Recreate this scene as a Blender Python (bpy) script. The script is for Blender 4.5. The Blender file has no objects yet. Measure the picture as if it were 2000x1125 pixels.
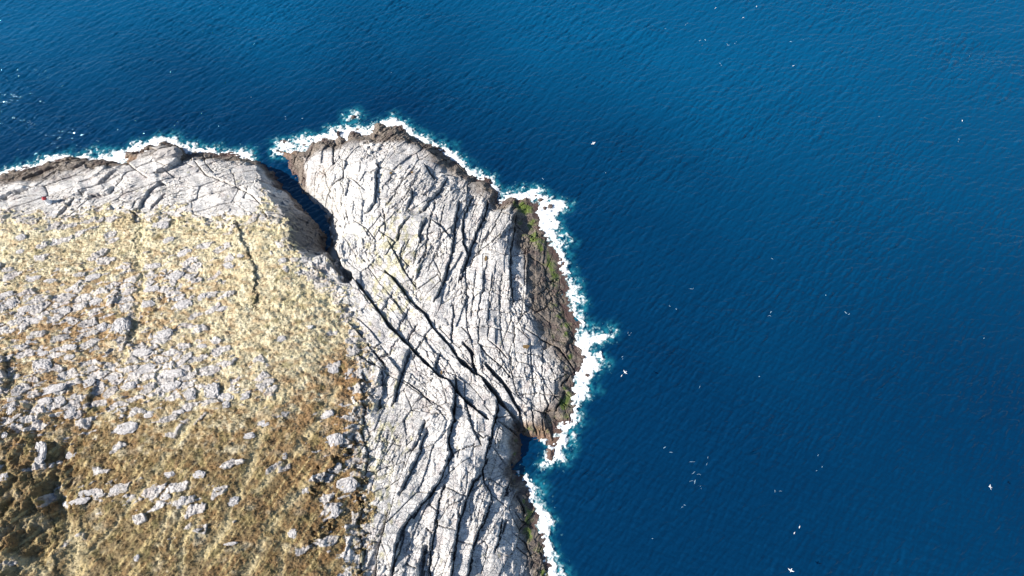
import bpy, bmesh, math, random
import numpy as np
from mathutils import Vector, Euler
from math import radians, sin, cos, tan, pi, sqrt

# ------------------------------------------------------------------ camera, world, sun, exposure
scene = bpy.context.scene
CAM_H = 150.0
PITCH = 68.0            # degrees below the horizon
FPX = 1334.0            # focal length in pixels of the 2000 px wide photograph
cam_d = bpy.data.cameras.new("camera")
cam_d.sensor_width = 36.0
cam_d.lens = 36.0 * FPX / 2000.0
cam_d.clip_start = 1.0
cam_d.clip_end = 20000.0
cam = bpy.data.objects.new("camera", cam_d)
scene.collection.objects.link(cam)
cam.location = (0, 0, CAM_H)
cam.rotation_euler = (radians(90.0 - PITCH), 0, 0)
scene.camera = cam

SUN_EL, SUN_AZ = 36.0, 190.0      # azimuth: direction the light comes from, degrees counter-clockwise from +X
world = bpy.data.worlds.new("World")
scene.world = world
world.use_nodes = True
wn = world.node_tree.nodes; wl = world.node_tree.links
wn.clear()
wo = wn.new("ShaderNodeOutputWorld"); wb = wn.new("ShaderNodeBackground"); ws = wn.new("ShaderNodeTexSky")
ws.sky_type = 'NISHITA'; ws.sun_disc = False
ws.sun_elevation = radians(SUN_EL)
ws.sun_rotation = radians(90.0 - SUN_AZ)
ws.air_density = 1.0; ws.dust_density = 0.2; ws.ozone_density = 2.0
wb.inputs["Strength"].default_value = 0.075
wl.new(ws.outputs[0], wb.inputs[0]); wl.new(wb.outputs[0], wo.inputs[0])
sun_d = bpy.data.lights.new("sun", 'SUN')
sun_d.energy = 5.0; sun_d.angle = radians(0.53); sun_d.color = (1.0, 0.94, 0.86)
sun = bpy.data.objects.new("sun", sun_d)
scene.collection.objects.link(sun)
sdir = Vector((cos(radians(SUN_EL)) * cos(radians(SUN_AZ)), cos(radians(SUN_EL)) * sin(radians(SUN_AZ)), sin(radians(SUN_EL))))
sun.rotation_euler = sdir.to_track_quat('Z', 'Y').to_euler()
scene.view_settings.view_transform = 'Standard'
scene.view_settings.look = 'None'
scene.view_settings.exposure = 0.80
scene.view_settings.gamma = 1.0
scene.cycles.max_bounces = 6
scene.cycles.diffuse_bounces = 1
scene.cycles.glossy_bounces = 2

rng = np.random.default_rng(7)
random.seed(7)
F = np.float32

# ------------------------------------------------------------------ numeric helpers
def unproj(px, py, h=0.0):
    """photo pixel + height above the sea -> world x, y"""
    px = np.asarray(px, dtype=float); py = np.asarray(py, dtype=float)
    cx = (px - 1000.0) / FPX; cy = -(py - 562.5) / FPX
    p = radians(PITCH)
    dy = cos(p) + cy * sin(p)
    dz = -sin(p) + cy * cos(p)
    t = (h - CAM_H) / dz
    return cx * t, dy * t

_perm = rng.permutation(256)
_perm = np.concatenate([_perm, _perm]).astype(np.int32)
_ga = (rng.random(256) * 2 * pi).astype(F)
_gx, _gy = np.cos(_ga), np.sin(_ga)
def gnoise(x, y, seed=0):
    x = x.astype(F) + F(seed * 17.37); y = y.astype(F) + F(seed * 9.71)
    xf = np.floor(x); yf = np.floor(y)
    xi = xf.astype(np.int32) & 255; yi = yf.astype(np.int32) & 255
    fx = x - xf; fy = y - yf
    u = fx * fx * fx * (fx * (fx * 6 - 15) + 10); v = fy * fy * fy * (fy * (fy * 6 - 15) + 10)
    def g(ox, oy):
        h = _perm[_perm[(xi + ox) & 255] + ((yi + oy) & 255)]
        return _gx[h] * (fx - ox) + _gy[h] * (fy - oy)
    a = g(0, 0); b = g(1, 0); c = g(0, 1); d = g(1, 1)
    return ((a + (b - a) * u) * (1 - v) + (c + (d - c) * u) * v) * F(1.5)
def fbm(x, y, octv=4, seed=0, gain=0.5):
    s = 0; a = 1.0; f = 1.0; t = 0
    for i in range(octv):
        s = s + a * gnoise(x * f, y * f, seed + i * 3.1); t += a; a *= gain; f *= 2.03
    return s / F(t)
_r1 = rng.random(256).astype(F); _r2 = rng.random(256).astype(F); _r3 = rng.random(256).astype(F); _r4 = rng.random(256).astype(F)
def voro(x, y, seed=0, jit=0.85):
    """F1, F2, random id, offset from the nearest centre"""
    x = x.astype(F) + F(seed * 13.7); y = y.astype(F) + F(seed * 7.3)
    xf = np.floor(x).astype(np.int32); yf = np.floor(y).astype(np.int32)
    f1 = np.full(x.shape, 9, F); f2 = np.full(x.shape, 9, F)
    idn = np.zeros(x.shape, np.int32); vx = np.zeros(x.shape, F); vy = np.zeros(x.shape, F)
    for i in (-1, 0, 1):
        for j in (-1, 0, 1):
            h = _perm[_perm[(xf + i) & 255] + ((yf + j) & 255)]
            dx = x - (xf + i + 0.5 + (_r1[h] - 0.5) * jit); dy = y - (yf + j + 0.5 + (_r2[h] - 0.5) * jit)
            d = np.sqrt(dx * dx + dy * dy)
            near = d < f1
            f2 = np.where(near, f1, np.minimum(f2, d))
            idn = np.where(near, h, idn); vx = np.where(near, dx, vx); vy = np.where(near, dy, vy)
            f1 = np.where(near, d, f1)
    return f1, f2, idn, vx, vy
def sstep(a, b, x):
    t = np.clip((x - a) / (b - a), 0, 1); return t * t * (3 - 2 * t)
def seg_dist(X, Y, pts, vals=None, closed=False, maxd=None):
    """distance to a polyline; optional value interpolated along it; side (cross product sign) of the nearest segment"""
    n = len(pts)
    best = np.full(X.shape, 1e9, F); side = np.zeros(X.shape, F); val = np.zeros(X.shape, F); par = np.zeros(X.shape, F)
    L = 0.0
    for i in range(n if closed else n - 1):
        ax, ay = pts[i]; bx, by = pts[(i + 1) % n]
        dx, dy = bx - ax, by - ay; l2 = dx * dx + dy * dy + 1e-9
        t = np.clip(((X - ax) * dx + (Y - ay) * dy) / l2, 0, 1)
        ex = X - ax - t * dx; ey = Y - ay - t * dy
        d = ex * ex + ey * ey
        m = d < best
        best = np.where(m, d, best); side = np.where(m, dx * ey - dy * ex, side)
        if vals is not None:
            va, vb = vals[i], vals[(i + 1) % n]
            val = np.where(m, va + t * (vb - va), val)
        par = np.where(m, L + t * sqrt(l2), par)
        L += sqrt(l2)
    return np.sqrt(best), side, val, par, L
def inside(X, Y, pts):
    r = np.zeros(X.shape, bool); n = len(pts)
    for i in range(n):
        ax, ay = pts[i]; bx, by = pts[(i + 1) % n]
        if ay == by: continue
        c = ((ay > Y) != (by > Y)) & (X < (bx - ax) * (Y - ay) / (by - ay) + ax)
        r ^= c
    return r
def blur(a, k, times=2):
    k = int(k) | 1; r = k // 2
    for _ in range(times):
        for ax in (0, 1):
            p = np.pad(a, [(r + 1, r) if i == ax else (0, 0) for i in (0, 1)], mode='edge')
            c = np.cumsum(p, axis=ax, dtype=np.float64)
            a = (np.take(c, range(k, c.shape[ax]), ax) - np.take(c, range(0, c.shape[ax] - k), ax)) / k
    return a.astype(F)

# ------------------------------------------------------------------ the traced coast (photo pixels, slope of the shore)
COAST = [(-300,395,.9),(-120,365,.9),(0,340,.9),(20,333,.9),(45,329,.9),(75,326,1),(100,315,1),(130,308,1),(165,311,1),(200,313,.9),(235,316,.9),(247,312,.9),
 (240,298,.8),(262,292,.8),(285,291,1),(300,283,1.3),(325,278,1.4),(350,283,1.4),(362,293,1.2),(370,302,1),(380,293,.9),(410,297,.9),(440,300,.9),
 (470,302,.9),(488,307,.9),(505,314,1.1),(520,320,1.5),(533,338,1.8),(549,365,1.8),(570,385,1.8),(590,405,1.8),(606,422,1.8),(625,447,1.8),(637,473,1.8),(642,490,1.7),
 (647,478,1.6),(646,455,1.6),(645,438,1.4),(634,418,1.2),(621,403,1.1),(606,389,1.1),(592,372,1.1),(584,357,1.1),(580,345,1.0),(574,335,.7),(563,325,.6),(558,314,.6),
 (552,306,.6),(543,300,.6),(540,294,.6),(550,293,.6),(565,297,.7),(580,297,.7),(594,297,.9),(597,288,1),(601,280,1),(610,275,1),(625,271,1),(640,271,1),(654,275,1),(657,260,1.3),
 (661,255,1.3),(666,264,1),(677,268,1),(682,259,1),(695,257,1),(710,261,1),(720,264,1),(726,261,1.2),(730,244,1.3),(737,239,1.3),(748,241,1.2),(756,246,1.1),(761,242,1.1),
 (767,244,1),(775,241,1),(784,240,1),(789,249,1),(797,256,1),(806,264,1),(818,272,1),(840,279,1),(860,289,1),(878,306,1),(892,315,1),(908,325,1),(920,340,1),(929,348,1),(942,349,1),
 (954,355,1),(963,367,1),(973,379,1),(976,397,1),(990,387,.7),(1002,384,.6),(1014,383,.5),(1030,385,.5),(1045,388,.45),(1051,396,.4),(1062,400,.4),(1055,414,.4),(1054,426,.4),(1060,440,.4),(1068,454,.4),
 (1080,467,.45),(1088,482,.45),(1096,495,.45),(1099,512,.45),(1100,528,.45),(1110,545,.45),(1118,561,.45),(1121,590,.45),(1123,618,.45),(1132,626,.45),(1138,634,.4),(1130,648,.4),(1127,664,.45),(1136,678,.5),(1141,691,.6),
 (1146,705,.7),(1143,718,.8),(1124,735,.8),(1123,755,.8),(1134,765,.8),(1137,777,.8),(1128,786,.8),(1125,796,.8),(1123,809,.8),(1111,826,.7),(1096,832,.6),(1094,845,.5),
 (1091,864,.5),(1081,884,.5),(1087,896,.5),(1078,902,.5),(1067,896,.8),(1068,879,.8),(1072,868,.8),(1064,866,.7),(1054,862,.7),(1042,856,.9),(1026,848,1.2),(1017,842,1.5),
 (1012,850,1.4),(1016,862,1.2),(1018,876,1),(1019,890,1),(1018,906,.9),(1011,922,.8),(1026,930,.8),(1036,945,.8),(1040,965,.7),(1042,985,.7),(1055,996,.6),(1057,1010,.6),(1053,1024,.6),(1066,1035,.6),
 (1070,1057,.6),(1069,1075,.6),(1072,1090,.6),(1080,1102,.6),(1080,1125,.6),(1086,1160,.6),(1070,1210,.6),(1082,1260,.6)]
cx, cy = unproj([c[0] for c in COAST], [c[1] for c in COAST], 0)
coast = list(zip(cx, cy)) ; cslope = [c[2] for c in COAST]
coast += [(6, -55), (-14, -110), (10, -180), (-30, -340), (-520, -340), (-520, 30), (-380, 70), (-240, 58)]
cslope += [.8] * 8
_ccx = np.array([c[0] for c in coast]); _ccy = np.array([c[1] for c in coast])

# base heights, photo pixel -> metres
HP = [(0,352,2),(0,380,4),(0,450,8),(0,600,12),(0,800,17),(0,1000,19),(0,1150,21),(75,345,2.5),(150,335,2.5),(150,370,5),(150,450,8),(150,600,12),(150,800,15),(150,1000,16),(200,1125,18),
 (300,310,4),(300,345,5),(300,420,8.5),(300,600,12),(300,800,15),(300,1000,17),(430,325,4),(430,370,7.5),(430,420,9),(450,600,12),(450,800,15),(450,1100,17),
 (500,350,7),(540,400,9.5),(570,440,10.5),(600,490,11),(600,650,12.5),(620,800,13),(600,1000,14),(620,1120,15),(650,560,10.5),(700,620,10),(690,760,11),(700,900,12),(700,1100,13),
 (740,680,9.5),(760,800,9.5),(770,950,10.5),(760,1120,11),(850,780,8.5),(850,900,9),(850,1120,9.5),(930,820,7),(930,900,7),(930,1000,7),(930,1120,7.5),
 (980,830,5.2),(985,900,4),(990,1000,4.2),(1000,1120,5),(1035,1000,1.6),(1045,1110,2),(1030,1060,2),
 (565,307,1.2),(600,310,3),(640,300,4),(645,360,6),(610,360,3.5),(650,420,7),(680,480,8.5),(700,530,9.3),(700,280,3.5),(700,350,7.5),(700,420,8.5),(750,262,3),(770,320,6.5),(770,400,8.5),
 (770,500,9),(800,580,9),(830,330,5),(830,400,7.5),(850,500,8),(870,600,8),(870,680,7.5),(885,345,3),(900,390,4),(920,450,6),(930,550,7),(930,650,7),(930,730,6.5),(940,380,2.2),
 (980,430,4.2),(1000,520,5.5),(1000,620,5.6),(1000,720,5),(1010,790,4),(1030,400,1),(1040,440,1.7),(1060,500,2),(1080,580,1.6),(1090,640,1.6),(1085,700,2.3),(1085,780,2),(1062,830,1.6),
 (1040,600,4),(1040,720,4),(1100,540,.8),(1110,600,.8),(1110,660,1.0)]
hx, hy = unproj([p[0] for p in HP], [p[1] for p in HP], np.array([p[2] for p in HP], float))
hz = np.array([p[2] for p in HP], float)
ex = np.array([-200., -200, -200, -350, -350, -60, -60, -10, -200, -380]); ey = np.array([10., -60, -160, -60, -250, -60, -200, -70, 45, 40]); ezz = np.array([18., 24, 24, 22, 20, 16, 14, 6, 9, 9])
hx = np.concatenate([hx, ex]); hy = np.concatenate([hy, ey]); hz = np.concatenate([hz, ezz])
def _k(r2): return 0.5 * r2 * np.log(r2 + 1e-9)
n = len(hx)
A = np.zeros((n + 3, n + 3)); A[:n, :n] = _k((hx[:, None] - hx) ** 2 + (hy[:, None] - hy) ** 2) + np.eye(n) * 20.0
A[:n, n] = 1; A[:n, n + 1] = hx; A[:n, n + 2] = hy; A[n:, :n] = A[:n, n:].T
wts = np.linalg.solve(A, np.concatenate([hz, np.zeros(3)]))
def tps(X, Y):
    s = wts[n] + wts[n + 1] * X + wts[n + 2] * Y
    for i in range(n):
        s = s + wts[i] * _k((X - hx[i]) ** 2 + (Y - hy[i]) ** 2)
    return s
def base_h(X, Y, dist, slope, ins):
    h = np.clip(TPSG(X, Y), 0.5, 26)
    ramp = 0.05 + dist * slope
    hl = np.minimum(h, ramp * (0.55 + 0.45 * np.clip(h / 6, 0, 1)))
    # soft shoulder
    return np.where(ins, hl, -np.minimum(dist * 0.8, 5.0))
# coarse table of the smooth heights
tx = np.arange(-600, 120, 2.0); ty = np.arange(-400, 160, 2.0)
TG = tps(*np.meshgrid(tx, ty)).astype(F)
def bil(G, x0, y0, d, X, Y):
    fx = np.clip((X - x0) / d, 0, G.shape[1] - 1.001); fy = np.clip((Y - y0) / d, 0, G.shape[0] - 1.001)
    xi = fx.astype(int); yi = fy.astype(int); u = fx - xi; v = fy - yi
    return ((G[yi, xi] * (1 - u) + G[yi, xi + 1] * u) * (1 - v) + (G[yi + 1, xi] * (1 - u) + G[yi + 1, xi + 1] * u) * v)
def TPSG(X, Y): return bil(TG, tx[0], ty[0], 2.0, X, Y)
def smooth_h(X, Y):
    X = np.atleast_1d(np.asarray(X, float)); Y = np.atleast_1d(np.asarray(Y, float))
    d, s, v, _, _ = seg_dist(X, Y, coast, cslope, closed=True)
    return base_h(X, Y, d, v, inside(X, Y, coast))
def to_world(pts):
    """photo pixels -> the point of the smooth ground seen there"""
    px = np.array([p[0] for p in pts], float); py = np.array([p[1] for p in pts], float)
    h = np.full(px.shape, 6.0)
    for _ in range(14):
        x, y = unproj(px, py, h); h = 0.5 * h + 0.5 * np.maximum(smooth_h(x, y), 0)
    return list(zip(x, y)), h

# ------------------------------------------------------------------ traced joints, chasms and scarps: points, width px, depth m, step m (west side higher)
CR = [
 # the long chasms
 ([(655,492),(664,512),(672,527),(693,545),(712,573),(736,603),(760,636),(781,657),(802,678),(826,703),(857,733),(878,745),(902,775),(929,799),(953,820)],7,2.6,.9),
 ([(640,478),(650,500),(661,520),(674,541)],40,6,.6),
 ([(751,527),(765,540),(784,563),(802,588),(829,612),(845,639),(866,660),(881,678),(893,697)],7,2.0,.7),
 ([(893,697),(905,708),(925,728),(941,736),(966,766),(984,793),(1008,820),(1022,842)],11,4.0,.8),
 ([(905,669),(920,687),(923,712),(932,728)],8,2.5,.5),
 ([(947,709),(966,730),(984,748),(1002,778),(1014,802),(1020,835)],9,3.0,.4),
 ([(975,785),(1002,809),(1017,842)],8,2.2,.3),
 ([(972,821),(993,836),(1014,854)],5,1.5,.2),
 # promontory, north part
 ([(730,309),(740,327),(734,351),(733,381),(733,396),(712,415)],5,1.6,.9),
 ([(763,282),(751,309),(742,327)],3,.8,-.5),([(654,276),(650,303),(651,321)],4,1.4,.6),([(669,306),(672,345),(671,393),(680,430)],3,.6,-.6),
 ([(875,348),(857,372),(836,393),(820,415)],6,1.5,.8),([(805,369),(802,393),(793,412)],5,1,.7),([(832,424),(820,451),(820,472)],5,1,.8),([(802,424),(781,445),(775,470)],5,1,.6),
 ([(896,393),(890,430),(884,466),(884,496),(872,533),(848,590)],6,1.6,.8),([(923,381),(914,396),(905,430),(905,472),(914,496),(905,526),(896,551)],6,1.8,.7),
 ([(953,393),(944,424),(929,457),(917,490),(908,520)],7,2.0,.9),([(984,406),(963,442),(938,481),(917,520)],3,.8,.3),([(1008,418),(1005,451),(996,484),(996,517),(998,569),(1002,593)],6,1.4,1.0),
 ([(845,430),(863,445),(881,466)],5,.8,.7),([(748,406),(751,442),(751,463)],4,1.1,.5),([(757,470),(775,500),(790,530),(812,560)],4,1,.5),
 ([(800,276),(830,282),(851,291)],6,1.2,.9),([(838,296),(852,305),(870,314)],8,1.4,1.0),([(860,336),(875,341),(892,343)],6,1.2,.9),([(829,321),(838,336),(848,351)],5,1.2,.6),
 ([(683,345),(700,360),(714,372)],3,.5,.4),([(690,430),(715,445),(735,470)],3,.6,.4),([(632,330),(640,360),(655,400),(672,440)],3,.6,-.5),
 ([(770,330),(758,352),(742,372)],3,.5,.3),([(790,345),(772,371),(752,400)],3,.6,.4),([(815,345),(790,388),(762,408)],3,.6,.3),([(850,390),(842,420),(836,450),(830,490),(815,520)],4,.9,.6),
 ([(868,400),(862,430),(858,445)],3,.7,.4),([(790,470),(780,500),(800,520)],3,.7,.4),([(860,470),(848,500),(835,530)],3,.5,.3),([(846,505),(858,530),(862,555)],3,.5,.2),
 # promontory, east slabs
 ([(1026,482),(1023,551),(1020,612),(1008,636),(1005,654),(996,690),(999,726),(1010,770)],3,.7,-.35),([(951,509),(942,563),(936,606),(933,666)],3,.7,.4),([(963,533),(957,581),(954,624),(951,660)],3,.7,.3),
 ([(909,521),(909,581),(912,636),(921,672)],3,.7,.4),([(884,593),(884,642),(880,670)],4,1,.6),([(1020,639),(1063,666),(1093,681),(1123,726)],4,.9,-.3),([(1036,672),(1036,702),(1039,739),(1046,775)],3,.6,.35),
 ([(1060,681),(1060,739),(1064,780)],3,.6,.3),([(993,473),(999,515)],8,1.2,.5),([(1075,551),(1093,545)],6,1.2,.3),([(1045,612),(1069,600)],4,.8,0),([(980,530),(975,580),(978,640),(985,680)],3,.5,.35),
 ([(930,520),(925,570),(920,620)],3,.5,.3),([(951,660),(975,680),(992,700)],4,.8,-.3),([(933,666),(950,690),(980,715),(1000,740)],4,.8,-.2),([(900,560),(940,566),(996,569)],2.5,.5,0),([(905,610),(960,604),(1020,612)],2.5,.5,0),
 ([(912,640),(950,636),(1005,650)],2.5,.5,0),([(940,545),(990,548),(1024,540)],2.5,.4,0),([(1000,690),(1036,690),(1060,695)],2.5,.5,0),([(1004,735),(1040,738),(1085,742)],2.5,.6,0),([(1010,770),(1050,768),(1095,775)],3,.6,0),
 ([(1096,752),(1103,742),(1112,736)],8,1.4,.5),([(1085,800),(1092,788),(1100,775),(1104,765)],8,1.3,.5),([(1108,770),(1125,778)],4,1,0),([(1098,785),(1117,796)],4,.9,0),([(1084,817),(1100,825)],4,.8,0),([(1075,785),(1078,775)],5,.8,.3),
 ([(1062,770),(1072,790),(1064,815)],4,.7,.2),([(1035,782),(1040,805),(1042,830),(1050,850)],4,.8,.3),([(1060,820),(1062,845),(1066,862)],4,.8,.2),([(1044,800),(1062,806),(1085,802)],3,.6,0),
 ([(1118,660),(1110,675),(1108,690)],8,1.2,.5),([(1100,596),(1108,604)],6,1,.5),([(1010,440),(1030,455),(1042,462)],5,.8,.5),([(1000,412),(1012,404),(1030,395)],3,.6,.2),
 # strip between the chasms and the bottom blocks
 ([(798,681),(793,706),(781,736),(772,772),(766,790)],8,1.8,1.1),([(890,736),(890,763),(884,799),(887,820)],7,2.0,.9),([(972,778),(969,811),(963,836)],6,1.8,.7),([(709,724),(712,757),(709,787),(712,800),(706,845),(718,882),(715,921),(703,954),(706,997),(700,1042),(709,1075),(704,1130)],5,.9,.5),
 ([(681,630),(709,660)],5,1,.4),([(718,672),(739,699),(751,712)],6,1.4,.5),([(751,712),(745,740),(742,770),(736,800)],8,1.3,1.2),
 ([(975,785),(966,824),(960,851),(951,885),(942,921),(945,942)],5,2.0,.7),([(887,785),(884,830),(875,861),(883,888),(869,915),(857,942),(839,966),(812,997),(793,1024),(775,1066),(765,1125)],8,2.2,1.2),
 ([(942,924),(923,939),(908,978),(896,1021),(890,1051),(884,1105),(880,1140)],7,2.2,1.3),([(957,981),(945,1015),(930,1051),(920,1081),(912,1130)],7,1.8,1.2),([(866,945),(857,978),(851,1027),(842,1066),(836,1140)],6,2.0,.4),
 ([(996,900),(1005,924),(987,960),(981,972)],11,1.8,1.2),([(987,1015),(975,1051),(968,1080)],8,1.4,.9),([(833,836),(818,885),(806,915),(781,966)],6,1.2,.9),([(830,821),(818,855),(800,880)],5,.9,.6),
 ([(760,997),(748,1042),(736,1087),(730,1140)],5,.9,-.8),([(829,1068),(822,1100),(818,1140)],14,2.6,1.4),([(790,1040),(780,1080),(770,1100)],7,1.2,.9),
 ([(720,700),(755,730),(790,748),(830,775),(870,800)],2.5,.5,0),([(785,740),(815,760),(845,790)],4,.7,.4),([(800,800),(840,806),(880,812)],2.5,.5,.1),([(905,775),(915,810),(925,840),(940,870)],4,1,.5),
 ([(735,860),(760,865),(790,870)],3,.6,.1),([(883,888),(910,875),(940,868)],3,.8,0),([(870,950),(890,960),(912,970)],3,.6,.1),([(925,840),(945,855),(960,851)],3,.7,0),([(845,1020),(870,1030),(890,1035)],3,.6,0),
 ([(735,700),(760,690),(780,660)],4,.7,.4),([(830,650),(815,680),(805,700)],4,.8,.6),([(862,690),(850,715),(845,730)],6,1,.8),([(800,600),(785,625),(775,650)],4,.8,.6),([(770,570),(755,590),(745,610)],4,.7,.5),([(815,632),(800,650),(795,668)],4,.8,.5),
 ([(960,870),(975,890),(985,905)],3,.7,.2),([(945,942),(957,960),(960,981)],5,1,.6),([(1000,1040),(1025,1060),(1040,1090)],3,.6,.2),([(1005,1000),(1020,1020),(1050,1030)],4,.7,.2),([(1010,970),(1020,990),(1024,1010)],7,.9,.5),
 # north-west shore
 ([(193,357),(212,339),(227,330)],9,1.0,.9),([(148,381),(169,372)],9,.8,.8),([(169,390),(184,381),(212,378),(221,363)],8,.8,.8),([(112,421),(133,400),(145,387)],6,1.2,.7),
 ([(260,436),(260,415),(272,406),(281,390),(293,375),(311,357),(326,360)],7,1.3,.8),([(290,409),(308,393),(323,378)],5,.9,.6),([(0,390),(24,378),(54,372)],8,.9,.9),
 ([(378,312),(402,342),(447,357),(490,378),(510,400),(526,433)],5,1.0,-.5),([(410,330),(418,338)],8,.7,.3),([(233,303),(260,327),(290,348)],5,.6,-.6),
 ([(360,288),(363,303),(348,315),(330,330),(302,339)],8,1.3,1.3),([(100,324),(130,315),(157,312)],4,.8,.5),([(39,351),(82,333),(118,324)],6,.8,.8),([(112,333),(151,327),(169,318)],5,.8,.6),
 ([(460,430),(472,466),(484,496),(496,520),(500,560),(494,600)],6,1.2,.6),([(266,442),(263,472),(269,502)],4,.7,.2),([(395,296),(400,318),(412,330)],4,.8,-.3),([(20,392),(40,384),(70,380)],4,.5,.4),
 # in the turf
 ([(233,555),(226,580),(218,601)],5,.8,.5),([(184,740),(178,770),(169,806)],6,.5,.7),([(254,620),(250,649),(242,676)],6,.5,.8),([(691,851),(673,885),(636,921),(600,963)],9,1.1,.9),
 ([(685,997),(654,1015),(624,1042),(590,1075)],5,.8,.6),([(5,690),(12,730),(8,770)],8,.7,.9),([(45,905),(70,950),(90,1000),(104,1050),(106,1100),(100,1140)],3,.3,.8),([(310,575),(318,590)],6,.6,.5),
 ([(695,690),(712,705),(735,715)],7,.9,.5),
]
STRAW = [([(278,410),(272,519),(280,540),(268,601),(260,649),(248,680),(240,710)],10),([(290,939),(251,990),(212,1042),(154,1096)],5),([(335,972),(320,1027),(311,1063),(305,1102)],5),([(375,930),(357,990),(330,1072)],5),
 ([(390,1012),(357,1057),(354,1117)],6),([(514,830),(481,930),(438,1036),(393,1087)],10),([(600,948),(544,1003),(514,1057),(484,1117)],10),([(556,1042),(547,1125)],5),([(387,809),(357,845),(305,918)],9),
 ([(620,830),(580,880),(530,930),(500,960)],7),([(655,760),(620,820),(590,860)],9),([(145,1050),(150,1125)],22),([(20,1100),(80,1120)],16),([(540,600),(600,570),(640,590)],18),([(430,770),(500,790),(560,770)],14),
 ([(300,440),(360,430),(440,450)],14),([(100,950),(118,1000),(136,1060)],8),([(600,500),(560,470),(520,440)],16)]

# ------------------------------------------------------------------ fine grid shared by land and foam
D = 0.13
xf = np.arange(-150, 48, D); yf = np.arange(-16, 116, D)
def grow(start, sign, end, d=D):
    out = []; p = start
    while (end - p) * sign > 0:
        d *= 1.06; p += sign * d; out.append(p)
    return out
xs = np.array(grow(xf[0], -1, -480)[::-1] + list(xf)); ys = np.array(grow(yf[0], -1, -320)[::-1] + list(yf))
X, Y = np.meshgrid(xs, ys); X = X.astype(F); Y = Y.astype(F)
# ragged shoreline: warp the lookup position a little
wx = fbm(X / 3.1, Y / 3.1, 4, 1); wy = fbm(X / 3.1, Y / 3.1, 4, 2)
b1, b2, bid, bvx, bvy = voro(X / 1.7, Y / 1.7, 3)
Xw = X + wx * 0.9 + (_r1[bid] - .5) * 0.7; Yw = Y + wy * 0.9 + (_r2[bid] - .5) * 0.7
dist, _, slope, _, _ = seg_dist(Xw, Yw, coast, cslope, closed=True)
ins = inside(Xw, Yw, coast)
H0 = base_h(X, Y, dist, slope, ins).astype(F)
Hs = H0.copy()
def edge_pts():
    fx_, fy_ = unproj([572,590,606,622,636,646,655], [388,405,422,445,473,495,520], 0)
    return [(float(a) - 4.6, float(b2) - 2.8) for a, b2 in zip(fx_, fy_)]
GRP = [(-300,440),(-100,430),(0,408),(60,424),(100,425),(130,410),(200,402),(250,412),(300,420),(350,416),(440,428),(500,428),(530,425),'W',(668,565),(690,600),(708,640),(724,690),(716,735),(735,780),(716,800),(704,850),(716,950),(710,1040),(716,1125),(710,1260)]
kw = GRP.index('W')
GR = to_world(GRP[:kw])[0] + edge_pts() + to_world(GRP[kw + 1:])[0]
GR = GR + [(-45, -60), (-60, -340), (-520, -340), (-520, 20)]
gd, _, _, _, _ = seg_dist(X, Y, GR, closed=True)
gd = np.where(inside(X, Y, GR), gd, -gd)                 # metres inside the turf
gmask0 = sstep(-0.3, .9, gd + fbm(X / 2.0, Y / 1.6, 5, 5) * 6.5 + fbm(X / 6, Y / 6, 3, 6) * 6.0 + gnoise(X / .6, Y / .6, 7) * .8)

gmask0 = gmask0 * (1 - (np.abs(X + 46) < 12) * (Y > 50) * (Y < 82) * (dist < 5.4) * (TPSG(X, Y) > 7)).astype(F)
# strike of the joints, by neighbourhood (world angle in degrees)
ST = [(60,350,28,5),(250,360,30,5),(420,370,22,5),(520,400,-35,4),(640,330,80,3.2),(690,400,100,3.5),(800,330,55,3.5),(800,430,58,4),(900,430,72,5.5),(870,560,66,5),(960,560,84,5),(1030,520,86,6),(1000,680,98,4),
 (1060,640,115,4),(1060,780,105,3),(760,600,-46,4),(830,680,-50,4),(900,760,-45,4),(980,800,-52,4),(780,800,62,3.5),(850,900,60,4.5),(930,900,72,5),(800,1000,62,5),(900,1030,74,6),(860,1120,76,6),(980,1050,66,3.5),(730,900,60,3),
 (730,1100,70,4),(200,650,18,4),(100,900,20,4),(450,700,40,3),(500,950,58,4),(-300,700,20,4)]
stw, _ = to_world([(s[0], s[1]) for s in ST])
best = np.full(X.shape, 1e9, F); sid = np.zeros(X.shape, np.int32)
for i, (sx, sy) in enumerate(stw):
    d = (X - sx + wx * 4) ** 2 + (Y - sy + wy * 4) ** 2
    m = d < best; best = np.where(m, d, best); sid = np.where(m, i, sid)
ang = np.array([radians(s[2]) for s in ST], F)[sid]; asp = np.array([s[3] for s in ST], F)[sid]
ca, sa = np.cos(ang), np.sin(ang)
wxx = X + wx * .2 + gnoise(X / 7, Y / 7, 30) * .4; wyy = Y + wy * .2 + gnoise(X / 7, Y / 7, 31) * .4
S = wxx * ca + wyy * sa          # along the strike
P = wxx * sa - wyy * ca          # across it
flip = np.where(sa < 0, -1, 1).astype(F) * np.where(np.abs(sa) < .2, 1, 1)   # keep "across" pointing east
P = P * flip
rock = np.zeros(X.shape, F)
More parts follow.
